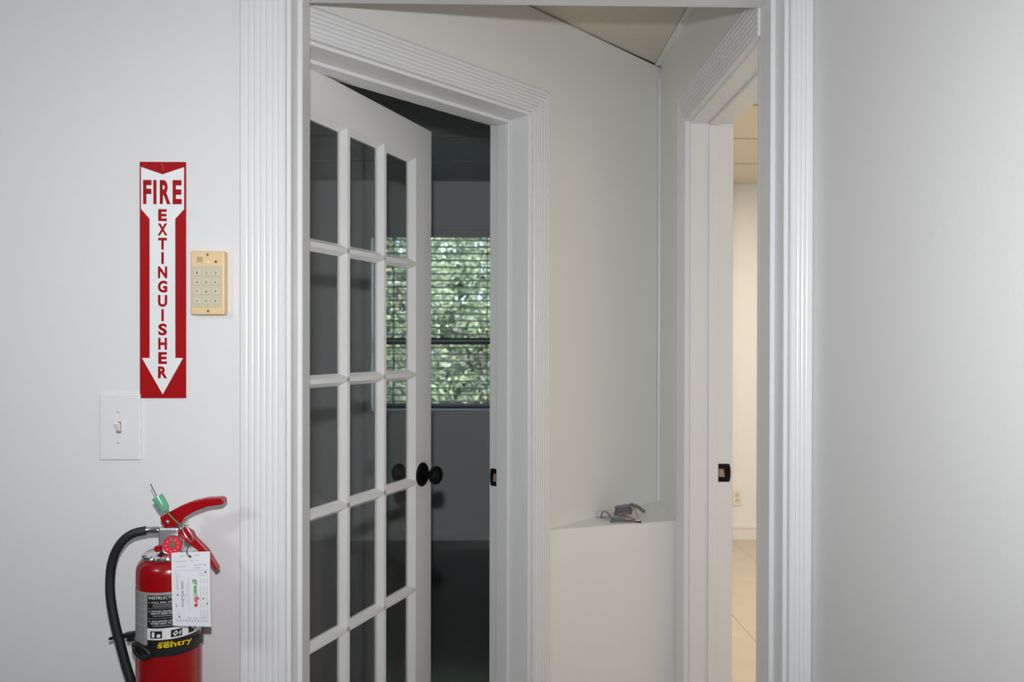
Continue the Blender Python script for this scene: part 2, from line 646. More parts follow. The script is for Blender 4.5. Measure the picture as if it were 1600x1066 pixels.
# trim_2: the frame in the diagonal wall
t2 = root_struct('trim_2', dg_(0, 0, 0), 'white fluted frame around the glass door')
fn2 = lambda a, o, z: dg_(a, -o, z)
pf2 = flute(.076, n=6, lip=.006)
casing_leg('casing', t2, fn2, 0, 1, pf2, 2.08)
casing_head('casing', t2, fn2, -.83, 0, pf2, 2.08, 0, 1)
dbox = lambda s0, s1, d0, d1, z0, z1: MB(lambda p: dg_(p.x, p.y, p.z)).box(s0, s1, d0, d1, z0, z1)
TJ = .169
dbox(-.008, .008, 0, TJ, 0, 2.072).build('jamb', 'trim', t2, bevel=.0015, bseg=1)
dbox(-.866, -.85, 0, TJ, 0, 2.072).build('jamb', 'trim', t2, bevel=.0015, bseg=1)
dbox(-.866, .008, 0, TJ, 2.072, 2.088).build('jamb', 'trim', t2, bevel=.0015, bseg=1)
dbox(-.019, -.008, .077, .128, 0, 2.061).build('stop', 'trim', t2, bevel=.003)
dbox(-.85, -.008, .077, .128, 2.061, 2.072).build('stop', 'trim', t2, bevel=.003)


def strike(parent, pt, z0, z1, d0, d1, lip):
    """plate on the jamb face with its latch hole; pt(depth, up, out)"""
    n = 7
    poly = [(d0, z0), (d1 - .006, z0)]
    for i in range(n):
        a = -PI / 2 + PI * i / (n - 1)
        poly.append((d1 - .006 + .006 * math.cos(a), (z0 + z1) / 2 + (z1 - z0) / 2 * math.sin(a)))
    poly += [(d0, z1)]
    pl = MB().prism(poly, lambda a, b, t: pt(a, b, t), 0, .0022).build('strike_plate', 'black', parent)
    h = (z1 - z0)
    MB().prism([(d0 + .001, z0 + .28 * h), (d0 + .5 * (d1 - d0), z0 + .28 * h), (d0 + .40 * (d1 - d0), z0 + .72 * h), (d0 + .001, z0 + .72 * h)],
               lambda a, b, t: pt(a, b, t), .0020, .0030).build('latch_hole', 'bronze', pl)
    return pl


strike(t2, lambda d, z, t: dg_(-.008 - t, d, z), .9165, .972, .135, .165, 1)

# trim_3: the frame in the passage's right wall
YF, YN = .7895, .170
t3 = root_struct('trim_3', (XP, YF, 0), 'white fluted frame of the doorway to the lit side room')
fn3 = lambda a, o, z: Vector((XP - o, a, z))
pf3 = flute(.105, n=7, lip=.006)
casing_leg('casing', t3, fn3, YF + .006, 1, pf3, 2.073)
casing_head('casing', t3, fn3, .1215, YF + .006, pf3, 2.073, 0, 1)
MB().box(XP, .747, YF, YF + .016, 0, 2.067).build('jamb', 'trim', t3, bevel=.0015, bseg=1)
MB().box(XP, .747, .154, YN, 0, 2.067).build('jamb', 'trim', t3, bevel=.0015, bseg=1)
MB().box(XP, .747, .154, YF + .016, 2.067, 2.083).build('jamb', 'trim', t3, bevel=.0015, bseg=1)
MB().box(.668, .6985, YF - .009, YF, 0, 2.058).build('stop', 'trim', t3, bevel=.002)
MB().box(.668, .6985, YN, YF, 2.058, 2.067).build('stop', 'trim', t3, bevel=.002)
strike(t3, lambda d, z, t: Vector((d, YF - t, z)), .937, .994, .702, .741, 1)

# ------------------------------------------------------------------ door_1: the french door, open into the office
FAR = Vector((-.2124, .9054, 0))
DD = Vector((.4038, .9148, 0)).normalized()
DN = Vector((DD.y, -DD.x, 0))             # towards the camera side
DW, DT, DH = .755, .036, 2.065
dxf = lambda p: FAR + DD * p.x + DN * p.y + Vector((0, 0, p.z))    # x: back from the latch edge (negative), y: out of the face (0), z
door = root_struct('door_1', dxf(Vector((-DW, 0, .01))), 'white glass french door with fifteen panes, half open')
ST = .100
colx = [-DW + .100, -.4650, -.2800, -ST]
rowz = [.250, .593, .932, 1.2735, 1.6225, 1.957]
DB = lambda *a: MB(dxf).box(*a)


def stick(mb, x0, x1, z0, z1, edge):
    pass


# stiles and rails carry a chamfered moulding on their inner edges
ch = .013
def frame_piece(name, pts):
    return MB(dxf).prism(pts, lambda a, b, t: Vector((a, t, b)), -DT, 0).build(name, 'door', door, bevel=.0015, bseg=1)


def mould(x0, x1, z0, z1, vertical):
    """moulding bar with bevelled shoulders between the panes; front and back alike"""
    y = [-DT, 0]
    mb_ = MB(dxf)
    w = .006
    if vertical:
        c, h = (x0 + x1) / 2, (x1 - x0) / 2
        prof = [(-h, -.022), (-w, -DT), (w, -DT), (h, -.022), (h, -.014), (w, 0), (-w, 0), (-h, -.014)]
        return mb_.prism(prof, lambda a, b, t: Vector((c + a, b, t)), z0, z1)
    c, h = (z0 + z1) / 2, (z1 - z0) / 2
    prof = [(-h, -.022), (-w, -DT), (w, -DT), (h, -.022), (h, -.014), (w, 0), (-w, 0), (-h, -.014)]
    return mb_.prism(prof, lambda a, b, t: Vector((t, b, c + a)), x0, x1)


def half_mould(mb_, fixed, inner, lo, hi, vertical):
    prof = [(fixed, 0), (fixed, -DT), (inner, -.022), (inner, -.014)]
    if vertical:
        mb_.prism(prof, lambda a, b, t: Vector((a, b, t)), lo, hi)
    else:
        mb_.prism(prof, lambda a, b, t: Vector((t, b, a)), lo, hi)


gx0, gx1, gz0, gz1 = colx[0], colx[3], rowz[0], rowz[5]
mb = DB(-ST, 0, -DT, 0, .01, DH)
half_mould(mb, gx1, gx1 - .022, gz0, gz1, True)
mb.build('stile', 'door', door)
mb = DB(-DW, gx0, -DT, 0, .01, DH)
half_mould(mb, gx0, gx0 + .022, gz0, gz1, True)
mb.build('stile', 'door', door)
mb = DB(gx0, gx1, -DT, 0, gz1, DH)
half_mould(mb, gz1, gz1 - .016, gx0, gx1, False)
mb.build('rail', 'door', door)
mb = DB(gx0, gx1, -DT, 0, .01, gz0)
half_mould(mb, gz0, gz0 + .016, gx0, gx1, False)
mb.build('rail', 'door', door)
for x in colx[1:3]:
    mould(x - .021, x + .021, gz0, gz1, True).build('muntin', 'door', door)
for z in rowz[1:5]:
    mould(gx0, gx1, z - .0165, z + .0165, False).build('muntin', 'door', door)
for i in range(3):
    for j in range(5):
        DB(colx[i] + .004, colx[i + 1] - .004, -.0205, -.0165, rowz[j] + .004, rowz[j + 1] - .004).build('pane', 'glass', door)
kc = Vector((-.060, 0, .952))
for sgn, y0 in ((1, 0), (-1, -DT)):
    o = dxf(Vector((kc.x, y0, kc.z)))
    ax = DN * sgn
    rose = MB().lathe([(0, 0), (.0385, 0), (.0385, .003), (.035, .007), (.017, .010), (0, .0105)], o, ax, 32).build('rose', 'black', door, smooth=35)
    MB().lathe([(.012, .008), (.0105, .022), (.0125, .030), (.022, .036), (.0285, .044), (.0295, .052), (.027, .060), (.019, .066), (.008, .069), (0, .0695)],
               o, ax, 32).build('knob', 'black', rose, smooth=50)
DB(-.001, .0015, -.030, -.006, .92, .985).build('latch_plate', 'black', door)
for z in (.28, 1.05, 1.82):
    DB(-DW - .002, -DW + .001, -DT, -.004, z - .05, z + .05).build('hinge', 'black', door)

# ------------------------------------------------------------------ window_1 and what is outside
WY = YB + .15
win = root_struct('window_1', ((WX0 + WX1) / 2, WY, WZ0), 'single hung window at the back of the office')
fw = .020
for a in ((WX0, WX0 + fw, WZ0, WZ1), (WX1 - fw, WX1, WZ0, WZ1)):
    MB().box(a[0], a[1], WY, WY + .04, a[2], a[3]).build('frame', 'sill', win, bevel=.002, bseg=1)
for a in ((WZ0, WZ0 + .03), (WZ1 - fw, WZ1)):
    MB().box(WX0 + fw, WX1 - fw, WY, WY + .04, a[0], a[1]).build('frame', 'win_backlit', win, bevel=.002, bseg=1)
MB().box(WX0 + fw, WX1 - fw, WY, WY + .045, 1.366, 1.416).build('meeting_rail', 'win_backlit', win, bevel=.002, bseg=1)
MB().box(WX0 + fw, WX1 - fw, WY + .02, WY + .024, WZ0 + .03, 1.372).build('pane', 'win_glass', win)
MB().box(WX0 + fw, WX1 - fw, WY + .02, WY + .024, 1.412, WZ1 - fw).build('pane', 'win_glass', win)
MB().box(WX0 - .03, WX1 + .03, YB - .03, YB, WZ0 - .022, WZ0).build('sill', 'sill', win, bevel=.003, bseg=1)

bl = thing('window_blind', ((WX0 + WX1) / 2, YB + .085, WZ0 + .03),
           'lowered horizontal slat blind hanging in the office window', 'blind')
bx0, bx1, by = WX0 + .030, WX1 - .030, YB + .085
mb = MB()
for k, (z0, z1, y) in enumerate(((2.110, 2.137, .006), (2.137, 2.165, .000), (2.165, 2.193, -.007))):
    mb.box(WX0 - .012, WX1 + .012, YB - .012 + y, YB - .001, z0, z1)
mb.build('valance', 'valance', bl, bevel=.003, bseg=1)
n_sl = 25
pit = .0476
prof = []
for i in range(6):
    a = -1 + 2 * i / 5
    prof.append((a * .0245, .0045 * (1 - a * a) - .03 * a * .0245))
poly = [(a, b + .0022) for a, b in prof] + [(a, b - .0022) for a, b in reversed(prof)]
slat0 = None
for k in range(n_sl):
    z = .962 + pit * k
    if slat0 is None:
        slat0 = MB().prism(poly, lambda a, b, t: Vector((t, by + a, z + b)), bx0, bx1).build('slat', 'slat', bl)
    else:
        copy_at(slat0, (0, 0, pit * k))
MB().box(bx0, bx1, by - .025, by + .025, .9335, .950).build('bottom_rail', 'slat', bl, bevel=.004, bseg=2)
for x in (bx0 + .118, bx1 - .118):
    for dy in (-.0262, .0262):
        MB().tube([(x, by + dy, .945), (x, by + dy, 2.13)], .0028, 5).build('ladder_cord', 'cord', bl)

struct(MB().box(-9, 9, YB + .3, 22, -.4, -.3).build('floor', 'grass'))


def tree(label, cx, cy, rx, ry, z0, z1, n, size, grp):
    t = thing('tree', (cx, cy, -.3), label, 'tree', grp)
    mb_ = MB()
    mb_.tube(spline([(cx, cy, -.3), (cx + .05, cy, .5), (cx - .03, cy + .02, 1.4), (cx + .06, cy, z1 * .8)], 5),
             [.07 - .05 * i / 15 for i in range(16)], 8)
    for i in range(9):
        a = random.uniform(0, 2 * PI)
        z = random.uniform(.3, z1 * .7)
        l = random.uniform(.4, .9)
        mb_.tube([(cx, cy, z), (cx + l * rx * .5 * math.cos(a), cy + l * ry * .4 * math.sin(a), z + .3), (cx + l * rx * .9 * math.cos(a), cy + l * ry * .8 * math.sin(a), z + .75)],
                 [.022, .014, .006], 6)
    mb_.build('trunk', 'bark', t, smooth=60)
    vs_, fs = [], []
    cl = [(random.uniform(-1, 1), random.uniform(-1, 1), random.random()) for _ in range(int(n / 45))]
    for i in range(n):
        c = random.choice(cl)
        px = cx + rx * (c[0] + random.gauss(0, .13))
        py = cy + ry * (c[1] + random.gauss(0, .25))
        pz = z0 + (z1 - z0) * c[2] + random.gauss(0, .13)
        s = size * random.uniform(.6, 1.4)
        d = Vector((random.gauss(0, 1), random.gauss(0, 1), random.gauss(-.3, .8))).normalized()
        e = d.cross(Vector((random.gauss(0, 1), random.gauss(0, 1), random.gauss(0, 1)))).normalized()
        g = d.cross(e)
        p = Vector((px, py, pz))
        b = len(vs_)
        vs_ += [p, p + d * s * .45 + e * s * .28 + g * s * .05, p + d * s, p + d * s * .45 - e * s * .28 + g * s * .05]
        fs += [(b, b + 1, b + 2), (b, b + 2, b + 3)]
    f = MB().add(vs_, fs).build('foliage', 'leaf', t, recalc=False)
    f['kind'] = 'stuff'
    return t


tree('leafy green tree outside the window, filling its left half', -1.30, 6.5, .75, .45, -.2, 3.9, 9000, .065, None)
tree('leafy green tree outside the window, filling its right half', .45, 8.3, .85, .45, -.2, 3.9, 9000, .065, None)
mbh = tree('broad dense tree standing behind the two window trees', -.4, 10.5, 3.0, .7, -.3, 5.0, 15000, .20, None)

# ------------------------------------------------------------------ wall sign
sx0, sx1, sz0, sz1 = -.7408, -.6462, 1.2564, 1.7480
sg = MB().box(sx0, sx1, -.0030, -.0003, sz0, sz1).build('fire_extinguisher_sign', 'red', org=((sx0 + sx1) / 2, 0, sz0))
tag(sg, 'tall red and white arrow sign reading FIRE EXTINGUISHER on white wall', 'sign')
ks = (sx1 - sx0) / .0943
SG = lambda y: (lambda a, b: Vector((sx0 + a * .001 * ks, y, sz1 - b * .001)))
arrow = [(2.9, 10.7), (47.1, 26.1), (91.3, 10.7), (91.3, 98.2), (73.0, 118.5), (73.0, 408), (88.9, 408), (47.2, 483.8), (4.5, 408), (20.5, 408), (20.5, 118.5), (2.9, 98.2)]
f_ = SG(0)
MB().prism(arrow, lambda a, b, t: f_(a, b) + Vector((0, t, 0)), -.0036, -.0031).build('arrow', 'white', sg)
mb = MB()
g_ = SG(-.0040)
for ch_, a0, a1 in (('F', 7.3, 24.4), ('I', 28.3, 34.9), ('R', 41.5, 63.5), ('E', 67.9, 86.7)):
    put_text(mb, ch_, g_, a0, a1, 88.0, 37.9, .040)
for k, ch_ in enumerate('EXTINGUISHER'):
    w = {'I': 5.2, 'X': 20, 'N': 19, 'G': 19.5, 'U': 19, 'R': 19}.get(ch_, 18)
    b = 98.4 + 29.72 * k
    put_text(mb, ch_, g_, 47.2 - w / 2, 47.2 + w / 2, b + 24.9, b, .042)
mb.build('lettering', 'letter_red', sg)
mb = MB()
h_ = SG(-.0033)
mb.tube([h_(44.5, 3), h_(47.5, 9), h_(50, 18)], .0004, 4)
mb.build('scratch', 'label_pale', sg)

# ------------------------------------------------------------------ keypad
kx0, kx1, kz0, kz1 = -.6290, -.5590, 1.4296, 1.5612
kp = MB().box(kx0 + .0, kx1, -.022, -.0003, kz0, kz1).build('alarm_keypad', 'beige', org=((kx0 + kx1) / 2, 0, kz0), bevel=.0035, bseg=3)
tag(kp, 'small beige alarm keypad beside the red arrow sign', 'keypad')
pan = MB().box(-.6246, -.5643, -.0232, -.0215, 1.4451, 1.5295).build('key_panel', 'key_panel', kp, bevel=.0006, bseg=1)
KF = lambda a, b: Vector((a, -.02585, b))
rows = ['123', '456', '789', '*0#']
for r in range(4):
    for c in range(3):
        x = -.6141 + .01877 * c
        z = 1.5155 - .0192 * r
        k = MB().box(x - .0066, x + .0066, -.0256, -.0230, z - .0062, z + .0062).build('key', 'key', pan, bevel=.0009, bseg=2)
        ch_ = rows[r][c]
        mb = MB()
        w = .0012 if ch_ == '1' else .0019
        h = .0026 if ch_ != '*' else .0017
        put_text(mb, ch_, lambda a, b, x=x, z=z: Vector((a, -.02575, b)), x - w, x + w, z - h, z + h, .02)
        mb.build('digit', 'key_ink', pan)
MB().lathe([(.0027, 0), (.0027, .001), (.0016, .0022), (0, .0026)], (-.5768, -.0218, 1.5389), (0, -1, 0), 16).build('status_light', 'led', kp, smooth=60)
MB().lathe([(.0036, 0), (.0036, .0008), (.002, .0016), (0, .0018)], (-.5945, -.0218, 1.5382), (0, -1, 0), 16).build('status_light', 'lens', kp, smooth=60)
mb = MB()
for i in range(4):
    x = -.6143 + .0029 * i
    mb.box(x - .0005, x + .0005, -.0223, -.0216, 1.5378, 1.5488)
mb.build('speaker_slot', 'key_ink', kp)
for x, z in ((-.5935, 1.5534), (-.5925, 1.4376)):
    sc = MB().lathe([(.0030, 0), (.0030, .0006), (.0018, .0013), (0, .0015)], (x, -.0217, z), (0, -1, 0), 14).build('screw', 'steel', kp, smooth=60)
    MB().box(x - .0022, x + .0022, -.0236, -.0229, z - .0004, z + .0004).build('slot', 'dark', sc)

# ------------------------------------------------------------------ light switch
wx0, wx1, wz0, wz1 = -.8236, -.7388, 1.1276, 1.2662
sw = thing('light_switch', (-.7812, 0, 1.1276), 'white toggle light switch on wall, below left of red sign', 'light switch')
cx_ = -.7826
MB().box(wx0, wx1, -.0065, -.0003, wz0, wz1).build('plate', 'plastic', sw, bevel=.0035, bseg=3)
MB().box(cx_ - .0050, cx_ + .0050, -.0072, -.0064, 1.1838, 1.2078).build('toggle_slot', 'slot', sw)
mb = MB()
tg = [(-.0066, 1.1870), (-.0066, 1.2040), (-.0200, 1.2085), (-.0210, 1.2040), (-.0120, 1.1900)]
mb.prism(tg, lambda a, b, t: Vector((t, a, b)), cx_ - .0042, cx_ + .0042)
mb.build('toggle', 'plastic', sw, bevel=.0008, bseg=2)
for z in (1.2285, 1.1644):
    sc = MB().lathe([(.0034, 0), (.0034, .0006), (.002, .0014), (0, .0016)], (cx_, -.0064, z), (0, -1, 0), 16).build('screw', 'plastic', sw, smooth=60)
    MB().box(cx_ - .0028, cx_ + .0028, -.0084, -.0077, z - .0004, z + .0004).build('slot', 'slot', sc)

# ------------------------------------------------------------------ fire extinguisher
AX = Vector((-.6458, -.085, .9507))
E_ = lambda x, y, z: AX + Vector((x, y, z)) * .001         # millimetres about the collar
FA = math.radians(22.9)                                    # the side of the cylinder turned to the doorway
RB = 60.3
fe = thing('fire_extinguisher', AX + Vector((0, 0, -.405)), 'red dry-chemical fire extinguisher with black hose on white wall', 'fire extinguisher')
prof = [(0, -405), (RB - 10, -405), (RB - 2, -400), (RB, -390), (RB, -26), (RB - 1.2, -17), (RB - 5, -9), (RB - 11, -3), (RB - 20, 1), (20, 3)]
MB().lathe([(r * .001, z * .001) for r, z in prof], AX, (0, 0, 1), 64).build('cylinder', 'paint_red', fe, smooth=40)
# knurled collar
cprof = [(20, -2), (48, -1.5), (51, 1), (51.5, 4), (50, 7), (46, 9), (30, 11), (22, 13)]
MB().lathe([(r * .001, z * .001) for r, z in cprof], E_(2, 0, 0), (0, 0, 1), 72, ripple=-.022).build('collar', 'chrome', fe)


def CY(r):                                                 # angle (deg from the camera-facing side), height mm -> point
    def f(a, z):
        t = FA + math.radians(a)
        return AX + Vector((r * math.sin(t), -r * math.cos(t), z)) * .001
    return f


def band(name, m, r, a0, a1, z0, z1, n=24, parent=None):
    mb_ = MB()
    put_rect(mb_, CY(r), a0, a1, z0, z1, n)
    return mb_.build(name, m, parent or fe, smooth=60)


lab = band('label', 'label_silver', RB + .25, -128, 70, -178, -55, 48)
pb = MB()
put_rect(pb, CY(RB + .45), -39, 64, -123, -60, 24)
put_rect(pb, CY(RB + .45), -39, 64, -178, -145, 24)
for a0, a1 in ((-33, -12), (2.5, 22), (34, 52)):
    put_rect(pb, CY(RB + .60), a0, a1, -142, -128, 6)
pb.build('label_panel', 'label_black', lab)
pb = MB()
put_rect(pb, CY(RB + .45), -39, 64, -145, -123, 24)
pb.build('picture_strip', 'label_white', lab)
pt_ = MB()                                                 # pictograms: a hand and pin, a nozzle, a sweeping arc
for a0, k in ((-33, 0), (2.5, 1), (34, 2)):
    c = CY(RB + .75)
    if k == 0:
        put_rect(pt_, c, a0 + 3, a0 + 8, -140, -130, 2)
        put_rect(pt_, c, a0 + 12, a0 + 18, -140, -134, 2)
    elif k == 1:
        pt_.add([c(a0 + 3, -135), c(a0 + 9, -130), c(a0 + 13, -135), c(a0 + 7, -140.5)], [(0, 1, 2, 3)])
        pt_.add([c(a0 + 14, -140), c(a0 + 17, -138), c(a0 + 18, -131), c(a0 + 15, -133)], [(0, 1, 2, 3)])
    else:
        pt_.add([c(a0 + 5, -129.5), c(a0 + 13, -129.5), c(a0 + 11, -135), c(a0 + 7, -135)], [(0, 1, 2, 3)])
        put_rect(pt_, c, a0 + 12, a0 + 16, -141, -136, 2)
pt_.build('pictogram', 'label_white', lab)['kind'] = 'stuff'
tw, tp = MB(), MB()
c = CY(RB + .62)
put_text(tw, 'INSTRUCTIONS', c, -36, 22, -67.5, -62, .012)
for zt, txt, sub in ((-75, ['1. PULL PIN. HOLD'], 2), (-92, ['2. STAND BACK 8 FT', '   AIM AT BASE OF FIRE'], 2), (-111, ['3. SQUEEZE LEVER', '   SWEEP SIDE TO SIDE'], 2)):
    z = zt
    for k, s in enumerate(txt):
        put_text(tw, s.strip(), c, -36 + 4 * k, 16, z - .1, z + 3.2, .008)
        z -= 4.2
    for q in range(sub if len(txt) == 1 else 1):
        for a in range(-28, 24, 3):
            put_rect(tp, c, a, a + 2.2, z + .4, z + 2.0, 1)
        z -= 3.4
put_rect(tp, c, -38, 60, -85.2, -84.6, 20)
put_rect(tp, c, -38, 60, -104.2, -103.6, 20)
for a in range(-30, -10, 3):
    put_rect(tp, CY(RB + .62), a, a + 2, -126.3, -125.2, 1)
tw.build('lettering', 'label_white', lab)
tp.build('fine_print', 'label_pale', lab)
tg_ = MB()
c = CY(RB + .45)
for z0, z1 in ((-70, -59), (-86, -73), (-100, -89), (-118, -103), (-140, -121), (-160, -143)):
    z = z1
    while z > z0:
        put_rect(tg_, c, -75, -46, z - 1.0, z, 5)
        z -= 1.9
tg_.build('fine_print', 'label_grey', lab)
ty = MB()
c = CY(RB + 3.0)
put_text(ty, 'ANSUL', c, -18, 8, -152.2, -148.2, .03)
put_text(ty, 'sentry', c, -19, 40, -163.0, -151.0, .018)
ty.build('brand_lettering', 'label_yellow', lab)

# valve head
mb = MB()
mb.box(*[v for p in ((-16, 24), (-15, 15), (10, 58)) for v in (p[0] * .001, p[1] * .001)])
for i, p in enumerate(mb.v):
    mb.v[i] = p + AX
vh = mb.build('valve_head', 'alu', fe, bevel=.004, bseg=2)
MB().lathe([(.021, 0), (.021, .008), (.018, .014), (.0165, .02)], E_(3, 0, 9), (0, 0, 1), 24).build('valve_neck', 'alu', fe, smooth=40)
# pressure gauge, facing the room
gd = Vector((math.sin(math.radians(12)), -math.cos(math.radians(12)), .10)).normalized()
gc = E_(15, -16, 26)
ga = MB().lathe([(.019, 0), (.0195, .012), (.0185, .014), (.0175, .0135)], gc, gd, 32).build('pressure_gauge', 'chrome', fe, smooth=40)
MB().lathe([(0, .0130), (.0176, .0130), (.0176, .0136), (0, .0138)], gc, gd, 32).build('gauge_dial', 'gauge_red', ga)
MB().lathe([(0, .0139), (.0052, .0139), (.0050, .0146), (0, .015)], gc, gd, 20).build('gauge_hub', 'gauge_green', ga)
e1 = Vector((gd.y, -gd.x, 0)).normalized() * -1
e2 = e1.cross(gd) * -1
if e2.z < 0:
    e2 = -e2
gm = MB()
gf = lambda a, b: gc + gd * .0143 + e1 * a * .001 + e2 * b * .001
gm.add([gf(-1.6, 4), gf(1.6, 4), gf(2.4, 15), gf(-2.4, 15)], [(0, 1, 2, 3)])
gm.build('gauge_zone', 'gauge_green', ga)
gm = MB()
gf = lambda a, b: gc + gd * .0145 + e1 * a * .001 + e2 * b * .001
for k in range(9):
    t = math.radians(20 + k * 40)
    gm.add([gf(11 * math.cos(t) - 1, 11 * math.sin(t) - .5), gf(11 * math.cos(t) + 1, 11 * math.sin(t) - .5), gf(11 * math.cos(t) + 1, 11 * math.sin(t) + .7), gf(11 * math.cos(t) - 1, 11 * math.sin(t) + .7)], [(0, 1, 2, 3)])
gm.build('gauge_print', 'label_white', ga)
MB().lathe([(0, 0), (.0065, 0), (.0065, .012), (0, .012)], E_(-10, -20, 21), (0, -1, 0), 8).build('valve_plug', 'lever_red', fe, smooth=40)

# levers, stamped channels with rivets
lev = [(-13.4, 78.4), (5.5, 88.7), (28.6, 101.3), (49.8, 109.3), (76.0, 115.1), (104, 116.3), (110, 113.5), (111.9, 108.6), (110, 104), (105, 102.3), (81.0, 99.0), (54.8, 89.5), (37.3, 79.5), (31, 73), (28.6, 67.3), (18.1, 59.9), (-5.1, 57.0), (-10.1, 66.4)]
mb = MB().prism(lev, lambda a, b, t: E_(a, t, b), -13, 9)
mb.build('squeeze_lever', 'lever_red', fe, bevel=.0035, bseg=3)
car = [(17.3, 52.5), (34.2, 58.1), (49.2, 50.5), (54.8, 39.1), (79.1, 14.4), (101.6, -23.5), (96.0, -27.3), (84.7, -12.1), (60.4, 12.6), (36.0, 31.6), (17.3, 49.3)]
MB().prism(car, lambda a, b, t: E_(a, t, b), -13.5, -1).build('carry_handle', 'lever_red', fe, bevel=.003, bseg=2)
for x, z, y in ((2.0, 69.5, -12.8), (28.0, 56.5, -13.3)):
    MB().lathe([(.0050, -.002), (.0050, .001), (.0036, .0030), (.0016, .0040), (0, .0042)], E_(x, y, z), (0, -1, 0), 20).build('rivet', 'steel', fe, smooth=50)

# hose with its crimped coupling
hp = [(-45.8, 3, 49.0), (-68.3, -2, 44.6), (-87.1, -4, 32.0), (-102.2, -4, 10.5), (-111.0, -3, -14.8), (-114.7, -2, -40.1), (-114.8, -2, -71.8), (-111.0, -2, -103.5), (-103.6, -2, -141.5), (-93.6, -2, -179.7), (-83.6, -2, -217.8), (-73.6, -2, -250.9), (-68, -2, -290), (-66, -2, -330)]
hs = MB().tube(spline([E_(*p) for p in hp], 6), .0088, 16).build('hose', 'rubber', fe, smooth=60)
MB().tube([E_(-14, 2, 50.2), E_(-22, 2, 50.1)], .0052, 16).build('hose_coupling', 'chrome', fe, smooth=40)
MB().tube([E_(-20, 2, 50.1), E_(-21, 2, 50.1), E_(-48, 3, 49.2), E_(-49, 3, 49.1)], [.0068, .0078, .0078, .0066], 20).build('hose_coupling', 'chrome', fe, smooth=40)
MB().tube([E_(-66, -2, -330), E_(-66, -2, -372)], [.0095, .0065], 16).build('nozzle', 'rubber', fe, smooth=40)
# pull pin and ring
rg = []
for k in range(20):
    a = 2 * PI * k / 20
    u, v = 21 * math.cos(a), 6.5 * math.sin(a)
    t = math.radians(-60)
    rg.append(E_(42.5 + u * math.cos(t) - v * math.sin(t), -19 - 2.5 * math.sin(a), 49.5 + u * math.sin(t) + v * math.cos(t)))
MB().tube(rg, .0013, 8, closed=True).build('pull_ring', 'steel', fe, smooth=60)
MB().tube([E_(32, -19, 66), E_(31, 14, 64)], .0016, 8).build('pull_pin', 'steel', fe, smooth=60)

# tamper seal: green cup, wire and strand
ts = thing('tamper_seal', E_(4, -30, 94), 'green plastic tamper seal with wire tail on extinguisher lever', 'seal')
s0, s1 = E_(4.7, -27, 94.6), E_(-11.4, -27, 122.1)
ax = (s1 - s0)
L_ = ax.length
MB().lathe([(0, 0), (.0062, 0), (.0094, L_ * .16), (.0102, L_ * .4), (.0106, L_), (.0096, L_), (.0092, L_ * .42), (.0070, L_ * .2), (0, L_ * .16)], s0, ax, 24).build('seal_cup', 'seal', ts, smooth=40)
MB().tube([E_(-24.3, -28, 147.0), E_(-8, -28, 114), E_(2.2, -28, 95.9)], .0009, 6).build('wire', 'ink_dark', ts)
MB().tube(spline([E_(3.4, -26, 94.6), E_(15, -24, 81), E_(25, -21.5, 70), E_(33, -20.5, 66)], 4), .0017, 8).build('strand', 'strand', ts, smooth=60)

# inspection tag hanging in front of the cylinder
TY = -73.5
tgm = thing('inspection_tag', E_(72, TY, 26), 'white printed inspection tag hanging from extinguisher handle', 'tag')
TL, TR, BR, BL = (35.0, 24.8), (107.1, 27.2), (109.6, -114.6), (38.3, -112.4)
def TG(y):
    def f(a, b):                                          # 0..1 across, 0..1 down
        t = Vector(TL).lerp(Vector(TR), a)
        u = Vector(BL).lerp(Vector(BR), a)
        p = t.lerp(u, b)
        return E_(p.x, TY + y - 2.5 * math.sin(b * 2.4), p.y)
    return f
mb = MB()
f0, f1 = TG(0), TG(.8)
nn = 8
vs_ = []
for i in range(nn + 1):
    vs_ += [f0(0, i / nn), f0(1, i / nn), f1(1, i / nn), f1(0, i / nn)]
fs = [(0, 1, 2, 3), (4 * nn, 4 * nn + 3, 4 * nn + 2, 4 * nn + 1)]
for i in range(nn):
    b = 4 * i
    for k in range(4):
        fs.append((b + k, b + 4 + k, b + 4 + (k + 1) % 4, b + (k + 1) % 4))
card = mb.add(vs_, fs).build('card', 'card', tgm)
fI = TG(-.25)
# words that run down the card
def down(mb_, s, a0, a1, b0, b1, bold=.02):
    put_text(mb_, s, lambda u, v: fI(a0 + (a1 - a0) * v, b0 + (b1 - b0) * u), 0, 1, 0, 1, bold)
mb = MB(); down(mb, 'green', .535, .655, .362, .585, .035); mb.build('lettering', 'ink_green', card)
mb = MB(); down(mb, 'fire', .575, .71, .595, .735, .035); mb.build('lettering', 'ink_red', card)
mb = MB(); down(mb, '(305) 876-0710', .235, .305, .385, .735, .03); mb.build('lettering', 'ink_teal', card)
mb = MB()
fr_ = lambda a0, a1, b0, b1: put_rect(mb, fI, a0, a1, b0, b1, 1)
for a in (.085, .205, .72, .80, .875):
    fr_(a, a + .004, .24, .90)
for b in (.235, .245, .90):
    fr_(.085, .95, b, b + .0022)
for a, b0, b1 in ((.385, .42, .72), (.44, .33, .79), (.15, .28, .52), (.125, .30, .50), (.16, .80, .88), (.33, .55, .65)):
    b = b0
    while b < b1:
        fr_(a, a + .014, b, b + .010)
        b += .015
for a in (.745, .825, .905):
    for b0 in (.27, .36, .46, .53, .60, .69, .78, .84):
        b = b0
        while b < b0 + .05:
            fr_(a, a + .018, b, b + .008)
            b += .013
